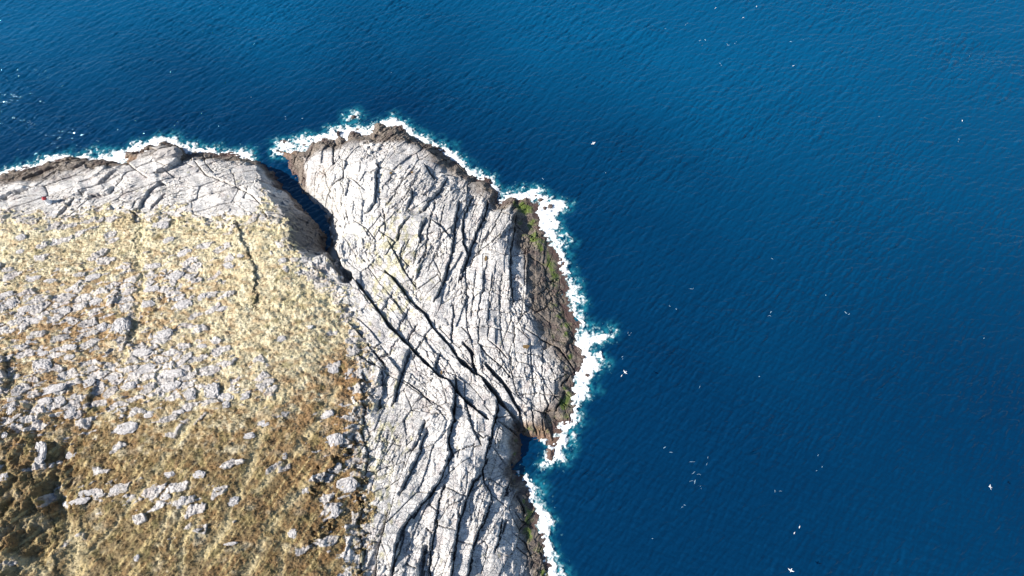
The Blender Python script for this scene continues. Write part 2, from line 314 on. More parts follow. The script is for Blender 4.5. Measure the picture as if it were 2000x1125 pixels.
# big beds, blocks and chips: each rises to the east and breaks off there
def blocks(size, aspect, amp, tilt, seed, crack, cw):
    f1, f2, idn, vx, vy = voro(S / (size * aspect), P / size, seed)
    edge = (f2 - f1)
    h = (_r3[idn] - .5) * amp + vy * tilt * (0.4 + _r4[idn]) + vx * (_r1[idn] - .5) * tilt
    c = -crack * np.exp(-(edge / cw) ** 2) * (0.3 + _r2[idn])
    return h + c, idn, edge
hb, idb, eb = blocks(3.9, asp * 0.55, .42, .20, 11, .50, .018)
hm, idm, em = blocks(1.5, asp * 0.40, .16, .16, 12, .22, .035)
hs_, ids, es = blocks(0.6, 1.8, .10, .12, 13, .12, .10)
rough = fbm(S / 1.9, P / .6, 4, 21)
rock = hb + hm + hs_ + rough * .16
massive = sstep(-.25, .35, fbm(X / 9, Y / 9, 3, 44))       # some slabs are smooth, some shattered
rock = hb + hm * (0.2 + 1.0 * massive) + hs_ * (.08 + 1.2 * massive) + rough * .04 + fbm(X / 7, Y / 7, 3, 45) * .9
def blob(px, py, rx, ry, s=1.0):
    (c,), _ = to_world([(px, py)]); return s * np.exp(-(((X - c[0]) / (rx * .12)) ** 2 + ((Y - c[1]) / (ry * .12)) ** 2))
# turf: tussocks, little terraces and slabs poking through
tuft = fbm(X / .8, Y / .8, 3, 50)
hum = fbm(X / 4.0, Y / 2.4, 4, 52)
ridg = 1 - np.abs(fbm((X * .86 + Y * .5) / 1.0, (Y * .86 - X * .5) / 2.6, 3, 55)) * 3
hol = np.clip(blob(50, 1000, 75, 110, 1.0) + blob(10, 850, 50, 60, .7) + blob(120, 800, 60, 40, .3), 0, 1)
turf = tuft * .26 + hum * .75 + hol * (fbm(X / 2.6, Y / 3.8, 4, 57) * 2.3) - blob(92, 1000, 26, 95, 1.5) + blob(45, 1000, 26, 95, .8) + np.clip(ridg, -1, 1) * .10
# outcrop density, traced loosely
dens = (blob(60, 590, 150, 90, .9) + blob(230, 640, 120, 90, .8) + blob(340, 730, 110, 60, .9) + blob(100, 790, 110, 70, .9) + blob(330, 540, 100, 60, .7) + blob(30, 700, 90, 70, .5) + blob(420, 440, 120, 25, .35)
        + blob(740, 720, 40, 60, .9) + blob(680, 960, 50, 120, .5) + blob(640, 850, 50, 60, .35) + blob(60, 440, 120, 40, .25) + blob(480, 760, 60, 30, .5) + blob(180, 970, 90, 30, .5) + blob(370, 960, 120, 40, .3)) + np.exp(-((gd - .5) / 3.0) ** 2) * .9
fx_n = gnoise(X / .9, Y / .9, 62) + .3 * gnoise(X / .4, Y / .4, 63)
of1, of2, oid, ovx, ovy = voro((X * .95 + Y * .3 + wx * 1.2) / 3.6, (Y * .95 - X * .3 + wy * 1.2) / 1.7, 60, jit=1.0)
on = fbm((X * .95 + Y * .3) / 2.6, (Y * .95 - X * .3) / 1.1, 4, 61)
out_c = sstep(.0, .07, (of2 - of1) - .06 - .25 * np.clip(fx_n, 0, 1)) * np.where(_r3[oid] < .05 + dens * .52, 1.0, 0.0) * sstep(-.42, -.28, on + dens * .3)
out_c = np.maximum(out_c, sstep(.30, .36, on + dens * .16 - .07) * (dens > .25))
gmask = np.clip(gmask0 * (1 - out_c), 0, 1).astype(F)
gmask = np.where(H0 < 3.5, 0, gmask)
land_amp = sstep(-1.0, 2.0, H0)
Hh = H0 + (rock * (1 - gmask0) * (0.35 + .65 * land_amp) + gmask0 * (turf + out_c * (.10 + .22 * (_r4[oid] - .3) + ovx * .30 + rough * .1 + hs_ * .4)))
# traced joints
crackmask = np.zeros(X.shape, F)
for pts, w, dep, stp in CR:
    pw, _ = to_world(pts)
    if pw[0][1] < pw[-1][1]: pw = pw[::-1]
    pw = [(float(a), float(b)) for a, b in pw]
    R = 4.5
    x0 = min(p[0] for p in pw) - R; x1 = max(p[0] for p in pw) + R; y0 = min(p[1] for p in pw) - R; y1 = max(p[1] for p in pw) + R
    i0, i1 = np.searchsorted(xs, [x0, x1]); j0, j1 = np.searchsorted(ys, [y0, y1])
    if i1 - i0 < 2 or j1 - j0 < 2: continue
    sl = (slice(j0, j1), slice(i0, i1))
    jit = gnoise(X[sl] / 1.3, Y[sl] / 1.3, 70) * .08 + (_r1[idm[sl]] - .5) * .42 + (_r2[ids[sl]] - .5) * .18 + gmask0[sl] * (gnoise(X[sl] / .9, Y[sl] / .9, 74) * .9 + gnoise(X[sl] / 2.4, Y[sl] / 2.4, 75) * 1.0)
    d, side, _, par, L = seg_dist(X[sl] + jit, Y[sl] - jit, pw)
    fade = sstep(0, 1.0, par) * sstep(0, 1.0, L - par)
    if w <= 4: stp = stp * .55
    wm = w * 0.050
    wv = wm * (0.75 + .6 * gnoise(X[sl] / 2.5, Y[sl] / 2.5, 71))
    wv = np.maximum(wv, .10); tz = gmask0[sl]; wv = wv * (1 - tz * .45 * (1 + gnoise(X[sl] / .8, Y[sl] / .8, 73)))
    prof = 1 - sstep(.45, 1.15, d / wv)
    west = side < 0
    rr = 2.6 + abs(stp) * 2.4
    st = np.where(west, .5, -.5) * stp * np.exp(-d / rr) * fade
    Hh[sl] += st - prof * dep * (.45 + .55 * fade) * (1 - tz * sstep(-.1, .35, gnoise(X[sl] / 1.8, Y[sl] / 1.8, 76)) * .8)
    crackmask[sl] = np.maximum(crackmask[sl], prof)
strawm = np.zeros(X.shape, F)
for pts, w in STRAW:
    pw, _ = to_world(pts)
    x0 = min(p[0] for p in pw) - 4; x1 = max(p[0] for p in pw) + 4; y0 = min(p[1] for p in pw) - 4; y1 = max(p[1] for p in pw) + 4
    i0, i1 = np.searchsorted(xs, [x0, x1]); j0, j1 = np.searchsorted(ys, [y0, y1])
    if i1 - i0 < 2 or j1 - j0 < 2: continue
    sl = (slice(j0, j1), slice(i0, i1))
    jit = gnoise(X[sl] / 1.1, Y[sl] / 1.1, 80) * .6
    d, side, _, par, L = seg_dist(X[sl] + jit, Y[sl] + jit, pw)
    m = np.exp(-(d / (w * .085)) ** 2) * sstep(-.5, .1, gnoise(X[sl] / 1.7, Y[sl] / 1.7, 81) + .2)
    strawm[sl] = np.maximum(strawm[sl], m)
Hh -= strawm * gmask0 * .35
gmask = np.maximum(gmask, np.clip(strawm * 1.2, 0, 1) * gmask0)
# keep the sea out of the land and the land off the sea
Hh = np.where(~ins, np.minimum(Hh, -.12 - dist * .25 + rock * .25), np.maximum(Hh, np.minimum(0.12 + dist * .12, .6) + rock * .12))
ravine = None

# ------------------------------------------------------------------ colours of the ground (albedo, with some sun and shade painted in)
def C(r, g, b): return np.array([r, g, b], F)
def mix(a, b, m): return a + (b - a) * m[..., None]
big = fbm(X / 7, Y / 7, 4, 90); med = fbm(X / 1.6, Y / 1.6, 4, 91); fin = gnoise(X / .35, Y / .35, 92)
col = np.zeros(X.shape + (3,), F) + C(.60, .575, .55)
col = mix(col, C(.72, .69, .65), sstep(-.3, .35, big))
col = mix(col, C(.40, .385, .375), sstep(.02, .45, med) * .75)
col = mix(col, C(.56, .49, .46), sstep(.1, .5, fbm(X / 3, Y / 3, 3, 93)) * .6)
col *= (0.80 + .22 * _r4[idb] + .14 * _r1[idm])[..., None]
streak = fbm(S / 5.0, P / .55, 4, 97)
col = mix(col, C(.33, .30, .28), sstep(.12, .5, streak) * sstep(-.1, .4, fbm(X / 6, Y / 6, 3, 98)) * .55)
col = mix(col, C(.78, .76, .72), sstep(.15, .5, fbm(S / 2.5, P / .8, 4, 99)) * .5)
col = mix(col, C(.74, .72, .68), np.clip(blob(690, 400, 60, 110, .8) + blob(650, 350, 50, 60, .4), 0, .85))  # sun-facing slope of the promontory: its brightness painted into the rock colour
lich = sstep(.05, .4, fbm(X / 1.2, Y / 2.2, 4, 94) + blob(770, 480, 60, 90, .55) + blob(760, 590, 60, 60, .3) + blob(730, 900, 50, 200, .45) + blob(660, 480, 40, 40, .2) - .28) * (H0 > 3.5)
col = mix(col, C(.44, .40, .17), lich * .55)
col = mix(col, col * C(.78, .765, .765), gmask0 * .95)
joint = np.maximum((1 - sstep(.012, .035, eb)) * (.4 + .6 * _r1[idb]), (1 - sstep(.02, .055, em)) * sstep(.35, .6, _r2[idm]) * (.25 + .6 * massive))
joint = np.maximum(joint, (1 - sstep(.03, .09, es)) * sstep(.6, .75, _r3[ids]) * massive * .6)
col = mix(col, C(.15, .13, .115), np.clip(joint, 0, 1) * .65)          # soil and black lichen in the joints
col = mix(col, C(.15, .145, .14), np.clip(blob(600, 450, 40, 75, 1.5), 0, 1) * (dist < 7.5) * (X < -40.5) * .92)  # west wall of the cleft: its shade painted dark into the rock colour
# tide-washed zones, by height above the sea
ht = Hs + rock * .5 + med * .6 + big * .6
eastw = sstep(2, 14, X)      # the gently dipping east side carries a wide dark apron
darkline = 2.3 + 1.1 * big
darkm = 1 - sstep(darkline - .8, darkline + 1.2, ht + blob(1060, 720, 60, 60, .6) + blob(625, 400, 40, 80, 3.2) - blob(1055, 540, 40, 120, 2.9) - blob(1040, 440, 30, 40, 1.2) - blob(770, 262, 60, 25, 1.5) - blob(860, 310, 60, 40, 1.6) - blob(330, 300, 40, 16, 1.5) - blob(745, 270, 60, 28, 1.5) - blob(640, 290, 55, 26, 1.3) - blob(60, 350, 90, 14, .8))
dk = mix(np.zeros_like(col) + C(.185, .145, .112), C(.28, .23, .185), sstep(-.3, .4, med))
dk = mix(dk, C(.135, .095, .078), sstep(.0, .5, gnoise(X / 2.3, Y / 2.3, 95)))
dk = dk * .84
dk = mix(dk, C(.075, .065, .05), sstep(.1, .4, fbm(X / 1.3, Y / 1.3, 4, 109)) * .7)
col = mix(col, dk, darkm * .93)
gzone = np.exp(-((ht - 1.15) / .45) ** 2) * sstep(-.05, .3, fbm(X / 2.2, Y / 2.2, 3, 96) + .10 + blob(1020, 402, 18, 14, 1.2) + blob(1050, 455, 14, 40, .8) + blob(1085, 510, 14, 50, .7) + blob(1112, 610, 14, 40, .8) + blob(1108, 790, 14, 24, .6) + blob(1036, 1010, 10, 34, .8) - .22)
gzone = np.clip(gzone + blob(1018, 404, 15, 12, 1.2) * sstep(-.2, .3, med), 0, 1) * (X > 0)
col = mix(col, C(.10, .15, .02), np.clip(gzone, 0, 1) * .9)
mar = (1 - sstep(.25, .85, ht + blob(615, 400, 40, 90, 3.0))) * sstep(-.6, 0, med + .3)
col = mix(col, C(.085, .048, .043), mar * .85)
rustz = blob(565, 300, 18, 10, .8) + blob(1045, 850, 40, 30, .7) + blob(255, 310, 26, 16, .8) + blob(635, 335, 16, 20, .4)
col = mix(col, C(.25, .15, .085), np.clip(rustz, 0, 1) * sstep(-.3, .4, med + .2))
# turf colours
straw = C(.56, .47, .295); straw2 = C(.78, .70, .50); rust = C(.33, .19, .085); olive = C(.25, .18, .085); dkt = C(.13, .09, .055); grn = C(.24, .21, .09)
tc = np.zeros_like(col) + straw
tc = mix(tc, straw2, sstep(-.1, .4, fbm(X / 2.5, Y / 2.5, 4, 100)))
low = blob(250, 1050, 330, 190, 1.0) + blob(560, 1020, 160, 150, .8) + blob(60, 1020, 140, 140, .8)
nr = fbm(X / 2.6, Y / 1.3, 5, 101)
rz = .04 + blob(140, 640, 200, 110, .55) + blob(250, 1000, 300, 120, .15) + blob(680, 740, 40, 50, .7) + blob(650, 920, 70, 130, .7) + blob(560, 1000, 120, 130, .4) + blob(60, 850, 150, 90, .45) + blob(330, 560, 120, 60, .15) + blob(600, 860, 80, 60, .3)
tc = mix(tc, rust, .95 * sstep(.03, .34, nr + rz * .6 - .04) * .9)
no = fbm(X / 1.5, Y / 2.2, 4, 103)
tc = mix(tc, olive, sstep(-.05, .35, no + low * .75 - .26) * .9)
tc = mix(tc, tc * C(.78, .66, .52), sstep(.0, .45, fbm(X / 6, Y / 4, 4, 107)) * .75)
tc = mix(tc, C(.74, .68, .50), sstep(.1, .5, fbm(X / 5, Y / 3.5, 4, 108)) * .6)
tc = mix(tc, C(.72, .66, .46), np.clip(1 - low * 2 - rz * 1.2, 0, 1) * .35)
tc = mix(tc, C(.34, .20, .09), sstep(-.1, .35, fbm(X / 4, Y / 3, 4, 111) + rz * .5 - .15) * np.clip(low + rz, 0, 1) * .55)
tc = mix(tc, grn, sstep(.25, .5, fbm(X / 3, Y / 3, 3, 104) + low * .12 + blob(570, 570, 60, 30, .25) + blob(600, 650, 90, 60, .12)) * .6)
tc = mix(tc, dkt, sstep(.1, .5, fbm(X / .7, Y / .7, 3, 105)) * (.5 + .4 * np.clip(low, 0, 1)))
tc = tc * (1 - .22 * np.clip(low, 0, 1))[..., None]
tc = mix(tc, C(.66, .57, .35), strawm * .65)
tc = mix(tc, C(.56, .44, .22), sstep(.05, .4, fbm((X * .5 + Y * .86) / 4.5, (Y * .5 - X * .86) / .7, 4, 106)) * .8 * np.clip(low, 0, 1))
thin = sstep(.05, .35, fbm(X / .9, Y / .7, 4, 110) + (gd + 5) / 9 - .55) * sstep(-6, 0, gd) * (1 - sstep(.5, 3, gd)) * (H0 > 3.5)
col = mix(col, tc * .95, thin * .7)
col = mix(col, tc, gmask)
col = mix(col, tc * .9, np.clip(sstep(.2, .8, crackmask) * sstep(-2, 3, gd) * .5, 0, 1))
col *= (1 + fin * .12)[..., None]
col = np.clip(col, .01, .85)

# ------------------------------------------------------------------ mesh building
def link(o): scene.collection.objects.link(o); return o
def setp(o, **k):
    for a, b in k.items():
        if b is not None: o[a] = b
    return o
def grid_mesh(name, X, Y, Z, keep, mat, cols=None, attrs=None, smooth=True):
    """mesh of the grid cells flagged in keep (shape rows-1 x cols-1)"""
    r, c = X.shape
    idx = np.arange(r * c, dtype=np.int64).reshape(r, c)
    a = idx[:-1, :-1][keep]; b = idx[:-1, 1:][keep]; d = idx[1:, 1:][keep]; e = idx[1:, :-1][keep]
    quads = np.stack([a, b, d, e], 1)
    used = np.zeros(r * c, bool); used[quads.ravel()] = True
    remap = np.cumsum(used) - 1
    quads = remap[quads].astype(np.int32)
    co = np.stack([X.ravel()[used], Y.ravel()[used], Z.ravel()[used]], 1).astype(F)
    me = bpy.data.meshes.new(name)
    me.vertices.add(len(co)); me.vertices.foreach_set("co", co.ravel())
    nq = len(quads)
    me.loops.add(nq * 4); me.loops.foreach_set("vertex_index", quads.ravel())
    me.polygons.add(nq); me.polygons.foreach_set("loop_start", np.arange(0, nq * 4, 4, dtype=np.int32))
    me.polygons.foreach_set("use_smooth", np.full(nq, smooth))
    me.update(calc_edges=True)
    if cols is not None:
        at = me.color_attributes.new("Albedo", 'FLOAT_COLOR', 'POINT')
        cc = np.ones((len(co), 4), F); cc[:, :3] = cols.reshape(-1, 3)[used]
        at.data.foreach_set("color", cc.ravel())
    for k, v in (attrs or {}).items():
        at = me.attributes.new(k, 'FLOAT', 'POINT'); at.data.foreach_set("value", v.ravel()[used].astype(F))
    me.materials.append(mat)
    return link(bpy.data.objects.new(name, me))

def nmat(name):
    m = bpy.data.materials.new(name); m.use_nodes = True
    nt = m.node_tree; b = nt.nodes["Principled BSDF"]
    return m, nt, b
def ground_mat(name, rough, bump, scale, contrast):
    m, nt, b = nmat(name)
    at = nt.nodes.new("ShaderNodeAttribute"); at.attribute_name = "Albedo"
    g = nt.nodes.new("ShaderNodeNewGeometry")
    n1 = nt.nodes.new("ShaderNodeTexNoise"); n1.inputs["Scale"].default_value = scale; n1.inputs["Detail"].default_value = 6; n1.inputs["Roughness"].default_value = .7
    nt.links.new(g.outputs["Position"], n1.inputs["Vector"])
    mr = nt.nodes.new("ShaderNodeMapRange"); mr.inputs[1].default_value = .3; mr.inputs[2].default_value = .7; mr.inputs[3].default_value = 1 - contrast; mr.inputs[4].default_value = 1 + contrast
    nt.links.new(n1.outputs[0], mr.inputs[0])
    mx = nt.nodes.new("ShaderNodeVectorMath"); mx.operation = 'SCALE'
    nt.links.new(at.outputs["Color"], mx.inputs[0]); nt.links.new(mr.outputs[0], mx.inputs["Scale"])
    nt.links.new(mx.outputs[0], b.inputs["Base Color"])
    bp = nt.nodes.new("ShaderNodeBump"); bp.inputs["Strength"].default_value = 1; bp.inputs["Distance"].default_value = bump
    nt.links.new(n1.outputs[0], bp.inputs["Height"]); nt.links.new(bp.outputs[0], b.inputs["Normal"])
    b.inputs["Roughness"].default_value = rough
    b.inputs["Specular IOR Level"].default_value = .25
    return m
M_rock = ground_mat("pale_rock", .85, .10, 2.6, .16)
def fractures(m, sc, dist, ang_):
    nt = m.node_tree; b = nt.nodes["Principled BSDF"]; old = b.inputs["Normal"].links[0].from_node
    g = nt.nodes.new("ShaderNodeNewGeometry"); mp_ = nt.nodes.new("ShaderNodeMapping"); mp_.inputs["Rotation"].default_value = (0, 0, ang_); mp_.inputs["Scale"].default_value = (sc * .6, sc, sc)
    nt.links.new(g.outputs["Position"], mp_.inputs["Vector"])
    v = nt.nodes.new("ShaderNodeTexVoronoi"); v.feature = 'DISTANCE_TO_EDGE'; v.inputs["Scale"].default_value = 1
    nt.links.new(mp_.outputs[0], v.inputs["Vector"])
    q = nt.nodes.new("ShaderNodeMapRange"); q.inputs[1].default_value = 0; q.inputs[2].default_value = .06; nt.links.new(v.outputs["Distance"], q.inputs[0])
    bp = nt.nodes.new("ShaderNodeBump"); bp.inputs["Distance"].default_value = dist
    nt.links.new(q.outputs[0], bp.inputs["Height"]); nt.links.new(old.outputs[0], bp.inputs["Normal"]); nt.links.new(bp.outputs[0], b.inputs["Normal"])
fractures(M_rock, .9, .10, -1.1); fractures(M_rock, 1.9, .05, -.6)
M_turf = ground_mat("dry_turf", .95, .28, 3.0, .28)
M_weed = ground_mat("wet_seaweed_rock", .5, .15, 3.0, .22)

M_tuft = ground_mat('grass_blades', .95, .0, 3.0, .3)
c4 = lambda a: (a[:-1, :-1] + a[1:, :-1] + a[:-1, 1:] + a[1:, 1:]) * .25
hc = c4(Hh); gc = c4(gmask); wc = c4(np.maximum(gzone, mar).astype(F)); vis = hc > -2.2
isg = gc > .5; isw = (~isg) & (wc > .55) & (hc > -.4)
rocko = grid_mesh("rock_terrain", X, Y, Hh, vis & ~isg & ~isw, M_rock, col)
setp(rocko, kind="structure", label="pale fractured rock of the headland between the turf and the sea")
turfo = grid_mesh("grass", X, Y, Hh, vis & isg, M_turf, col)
setp(turfo, kind="stuff", label="straw and rust coloured grass covering the top of the headland")
weedo = grid_mesh("seaweed", X, Y, Hh, vis & isw, M_weed, col)
setp(weedo, kind="stuff", label="maroon and green seaweed on the wet rock at the waterline")

# tussocks: bunches of dry blades standing out of the turf
tr = np.random.default_rng(5)
NT = 90000
tx_ = tr.uniform(-112, -20, NT); ty_ = tr.uniform(-12, 92, NT)
ii = np.searchsorted(xs, tx_) - 1; jj = np.searchsorted(ys, ty_) - 1
okm = (gmask[jj, ii] > .75) & (tuft[jj, ii] + tr.uniform(-.5, .5, NT) > -.1)
tx_, ty_, ii, jj = tx_[okm], ty_[okm], ii[okm], jj[okm]; nt_ = len(tx_)
V = np.zeros((nt_, 5, 3, 3), F); z0 = Hh[jj, ii]
for b_ in range(5):
    a_ = tr.uniform(0, 2 * pi, nt_); l_ = tr.uniform(.10, .26, nt_); hgt = tr.uniform(.10, .26, nt_); w_ = tr.uniform(.03, .07, nt_)
    ox, oy = tr.uniform(-.08, .08, nt_), tr.uniform(-.08, .08, nt_)
    V[:, b_, 0] = np.stack([tx_ + ox - np.sin(a_) * w_, ty_ + oy + np.cos(a_) * w_, z0 - .05], 1)
    V[:, b_, 1] = np.stack([tx_ + ox + np.sin(a_) * w_, ty_ + oy - np.cos(a_) * w_, z0 - .05], 1)
    V[:, b_, 2] = np.stack([tx_ + ox + np.cos(a_) * l_, ty_ + oy + np.sin(a_) * l_, z0 + hgt], 1)
me = bpy.data.meshes.new("grass_tussocks"); nv = nt_ * 15
me.vertices.add(nv); me.vertices.foreach_set("co", V.reshape(-1))
me.loops.add(nv); me.loops.foreach_set("vertex_index", np.arange(nv, dtype=np.int32))
me.polygons.add(nv // 3); me.polygons.foreach_set("loop_start", np.arange(0, nv, 3, dtype=np.int32)); me.update(calc_edges=True)
at = me.color_attributes.new("Albedo", 'FLOAT_COLOR', 'POINT')
tcol = col[jj, ii] * tr.uniform(.85, 1.6, (nt_, 1)).astype(F) + (tr.uniform(0, 1, (nt_, 1)) < .12) * C(.14, .12, .06)
cc = np.ones((nt_, 15, 4), F); cc[:, :, :3] = np.clip(tcol, .02, .85)[:, None, :]
at.data.foreach_set("color", cc.ravel()); me.materials.append(M_tuft)
o = link(bpy.data.objects.new("grass_tussocks", me)); setp(o, kind="stuff", label="tussocks of dry straw grass over the headland")

# ------------------------------------------------------------------ the sea
SD = 0.22
sx = np.arange(-166, 166, SD); sy = np.arange(-34, 180, SD)
SX, SY = np.meshgrid(sx, sy); SX = SX.astype(F); SY = SY.astype(F)
ny, nx = SX.shape
kx = np.fft.fftfreq(nx, SD) * 2 * pi; ky = np.fft.fftfreq(ny, SD) * 2 * pi
KX, KY = np.meshgrid(kx, ky); K = np.sqrt(KX ** 2 + KY ** 2); K[0, 0] = 1
def spectrum(wdir, peak, spread, lo, hi, seed, power=3.2):
    r = np.random.default_rng(seed)
    cosd = (KX * cos(wdir) + KY * sin(wdir)) / K
    lam = 2 * pi / K
    A = K ** (-power) * np.exp(-(peak * 2 / lam) ** -4 * 0 - (lam / peak) ** 2 * .5) * np.abs(cosd) ** spread
    A = np.sqrt(A) * (lam > lo) * (lam < hi)
    return A * (r.normal(size=K.shape) + 1j * r.normal(size=K.shape))
def field(Sp, rms):
    z = np.fft.ifft2(Sp).real; s = z.std(); return z / s * rms, Sp / s * rms
W1, S1 = field(spectrum(radians(112), 1.9, 6, .5, 7, 1, 3.2), .085)
W2, S2 = field(spectrum(radians(98), 1.5, 5, .55, 5, 2, 3.0), .036)
W3, S3 = field(spectrum(radians(95), 14, 6, 6, 60, 3, 4.0), .10)
St = S1 + S2 + S3
SZ = (W1 + W2 + W3).astype(F)
CH = 0.55
DXc = np.fft.ifft2(-1j * KX / K * St).real.astype(F) * CH; DYc = np.fft.ifft2(-1j * KY / K * St).real.astype(F) * CH
edge = np.minimum(np.minimum(SX - sx[0], sx[-1] - SX), np.minimum(SY - sy[0], sy[-1] - SY)) / 6
edge = np.clip(edge, 0, 1)
gust = .75 + .5 * sstep(-.3, .4, fbm(SX / 40, SY / 26, 3, 120))
SZ = SZ * edge * gust

# foam from the traced outlines of the white water
FP = [
 ([(-200,360),(-60,342),(0,331),(50,319),(100,304),(150,297),(200,293),(232,292),(262,278),(290,267),(320,260),(345,262),(362,275),(400,284),(440,288),(480,291),(497,297),(497,312),(470,312),(400,312),(330,300),(250,325),(100,335),(0,355),(-200,420)],1.0),
 ([(527,288),(535,272),(560,264),(585,268),(610,262),(640,252),(660,244),(685,240),(712,244),(732,240),(735,262),(700,275),(650,285),(600,300),(560,300),(535,298)],1.0),
 ([(672,230),(680,219),(695,219),(706,226),(705,233),(690,236),(676,235)],.9),
 ([(738,242),(743,230),(765,225),(785,232),(802,240),(820,258),(850,272),(880,283),(900,300),(920,320),(950,335),(970,350),(978,378),(960,380),(900,335),(850,300),(790,265),(750,250)],1.0),
 ([(972,402),(978,385),(990,370),(1008,364),(1032,363),(1060,370),(1088,384),(1112,398),(1108,412),(1096,432),(1098,455),(1118,476),(1106,490),(1112,512),(1126,545),(1140,580),(1145,603),(1136,624),(1110,600),(1085,500),(1040,440),(1040,400),(1000,395)],1.0),
 ([(1130,632),(1150,632),(1164,645),(1184,641),(1201,648),(1198,660),(1180,672),(1168,682),(1178,690),(1176,700),(1184,716),(1178,728),(1158,740),(1150,768),(1140,800),(1132,820),(1124,842),(1128,848),(1116,862),(1118,872),(1106,880),(1114,892),(1108,906),(1094,911),(1070,908),(1058,912),(1055,900),(1070,895),(1060,860),(1090,830),(1110,760),(1120,700),(1115,650)],1.0),
 ([(1010,925),(1026,924),(1046,950),(1066,975),(1071,1000),(1080,1030),(1084,1065),(1094,1090),(1098,1110),(1090,1135),(1102,1200),(1060,1200),(1050,1100),(1040,1010),(1020,960)],.9),
]
fx = fbm(X / 1.1, Y / 1.1, 5, 130); fx2 = fbm(X / 3.4, Y / 3.4, 4, 131)
fo = np.full(X.shape, -99, F)
for pts, s in FP:
    ux, uy = unproj([p[0] for p in pts], [p[1] for p in pts], 0.3)
    pw = list(zip(ux, uy))
    i0, i1 = np.searchsorted(xs, [min(ux) - 5, max(ux) + 5]); j0, j1 = np.searchsorted(ys, [min(uy) - 5, max(uy) + 5])
    sl = (slice(j0, j1), slice(i0, i1))
    d, _, _, _, _ = seg_dist(X[sl], Y[sl], pw, closed=True)
    d = np.where(inside(X[sl], Y[sl], pw), d, -d)
    fo[sl] = np.maximum(fo[sl], d * s)
lace = 1 - np.abs(fbm(X / .9 + fx2, Y / .9 - fx2, 3, 133)) * 4.2            # ridged: threads of foam
fom = fo * .85 + fx2 * 2.6 + fx * 2.2 + .1
foam_v = sstep(-.4, 2.0, fom) * .76 + .40 * lace - .14
foam_v = np.where(fo > -2.0, foam_v, -1)
foam_v = .4 * foam_v + .6 * blur(np.maximum(foam_v, -.3), 5, 1)
foam_v = np.maximum(foam_v, (1 - sstep(.2, .8, dist + fx * 1.4)) * (fo > -.6) * sstep(-.32, .02, fbm(X / 2.6, Y / 2.6, 4, 137)) * .8)
dense_m = sstep(.7, 2.0, fom)
foam_v = np.maximum(foam_v, dense_m * (.75 + .25 * fx))
aqua = blur(np.clip(sstep(-1.9, .8, fo + fx2 * 3.4), 0, 1), 9, 2)
fov = c4(foam_v)
fk = (fov > .12) & (hc < .55)
def samp(G, Xq, Yq):
    fx_ = np.clip((Xq - sx[0]) / SD, 0, nx - 1.01); fy_ = np.clip((Yq - sy[0]) / SD, 0, ny - 1.01)
    a = fx_.astype(int); b = fy_.astype(int); u = fx_ - a; v = fy_ - b
    return (G[b, a] * (1 - u) + G[b, a + 1] * u) * (1 - v) + (G[b + 1, a] * (1 - u) + G[b + 1, a + 1] * u) * v
calm = sstep(0, 2.5, dist)
FZ = samp(SZ, X, Y) + .10 + np.clip(foam_v, 0, 1.2) * .22 + np.clip(fx, -.3, 1) * .35 * dense_m
M_foam, nt, b = nmat("sea_foam")
b.inputs["Base Color"].default_value = (.86, .88, .88, 1); b.inputs["Roughness"].default_value = .8
b.inputs["Subsurface Weight"].default_value = 0
nz = nt.nodes.new("ShaderNodeTexNoise"); nz.inputs["Scale"].default_value = 2.2; nz.inputs["Detail"].default_value = 3
gg = nt.nodes.new("ShaderNodeNewGeometry"); nt.links.new(gg.outputs["Position"], nz.inputs["Vector"])
at = nt.nodes.new("ShaderNodeAttribute"); at.attribute_name = "thick"
ad = nt.nodes.new("ShaderNodeMath"); ad.operation = 'MULTIPLY_ADD'; ad.inputs[1].default_value = .9; nt.links.new(nz.outputs[0], ad.inputs[0]); nt.links.new(at.outputs["Fac"], ad.inputs[2])
rp = nt.nodes.new("ShaderNodeValToRGB"); rp.color_ramp.elements[0].position = .1; rp.color_ramp.elements[1].position = .8
rp.color_ramp.elements[0].color = (.10, .36, .42, 1); rp.color_ramp.elements[1].color = (.88, .90, .90, 1)
cr = nt.nodes.new('ShaderNodeMapRange'); cr.inputs[1].default_value = .6; cr.inputs[2].default_value = 1.25; nt.links.new(ad.outputs[0], cr.inputs[0]); nt.links.new(cr.outputs[0], rp.inputs[0]); nt.links.new(rp.outputs[0], b.inputs["Base Color"])
al = N_ = nt.nodes.new("ShaderNodeMapRange"); al.inputs[1].default_value = .52; al.inputs[2].default_value = 1.2
nt.links.new(ad.outputs[0], al.inputs[0]); nt.links.new(al.outputs[0], b.inputs["Alpha"])
foam = grid_mesh("sea_foam", X, Y, FZ, fk, M_foam, None, {"thick": foam_v})
setp(foam, kind="stuff", label="white surf foam breaking along the rocky shore")

# sea attributes
def gsamp(G, Xq, Yq, out=0):
    i = np.clip(np.searchsorted(xs, Xq) - 1, 0, len(xs) - 2); j = np.clip(np.searchsorted(ys, Yq) - 1, 0, len(ys) - 2)
    r = G[j, i]
    return np.where((Xq > xs[0]) & (Xq < xs[-1]) & (Yq > ys[0]) & (Yq < ys[-1]), r, out)
sa_ = gsamp(aqua, SX, SY); sh = gsamp(Hh, SX, SY, -5)
near = gsamp(blur(sstep(-5, 0, fo), 9, 2), SX, SY)
SXd = SX + DXc * edge; SYd = SY + DYc * edge
M_sea, nt, b = nmat("sea_water")
def N(t): return nt.nodes.new(t)
ga = N("ShaderNodeNewGeometry")
a1 = N("ShaderNodeAttribute"); a1.attribute_name = "aqua"
mp = N("ShaderNodeMapping"); mp.inputs["Rotation"].default_value = (0, 0, radians(-25)); mp.inputs["Scale"].default_value = (.55, 1.3, 1)
nt.links.new(ga.outputs["Position"], mp.inputs["Vector"])
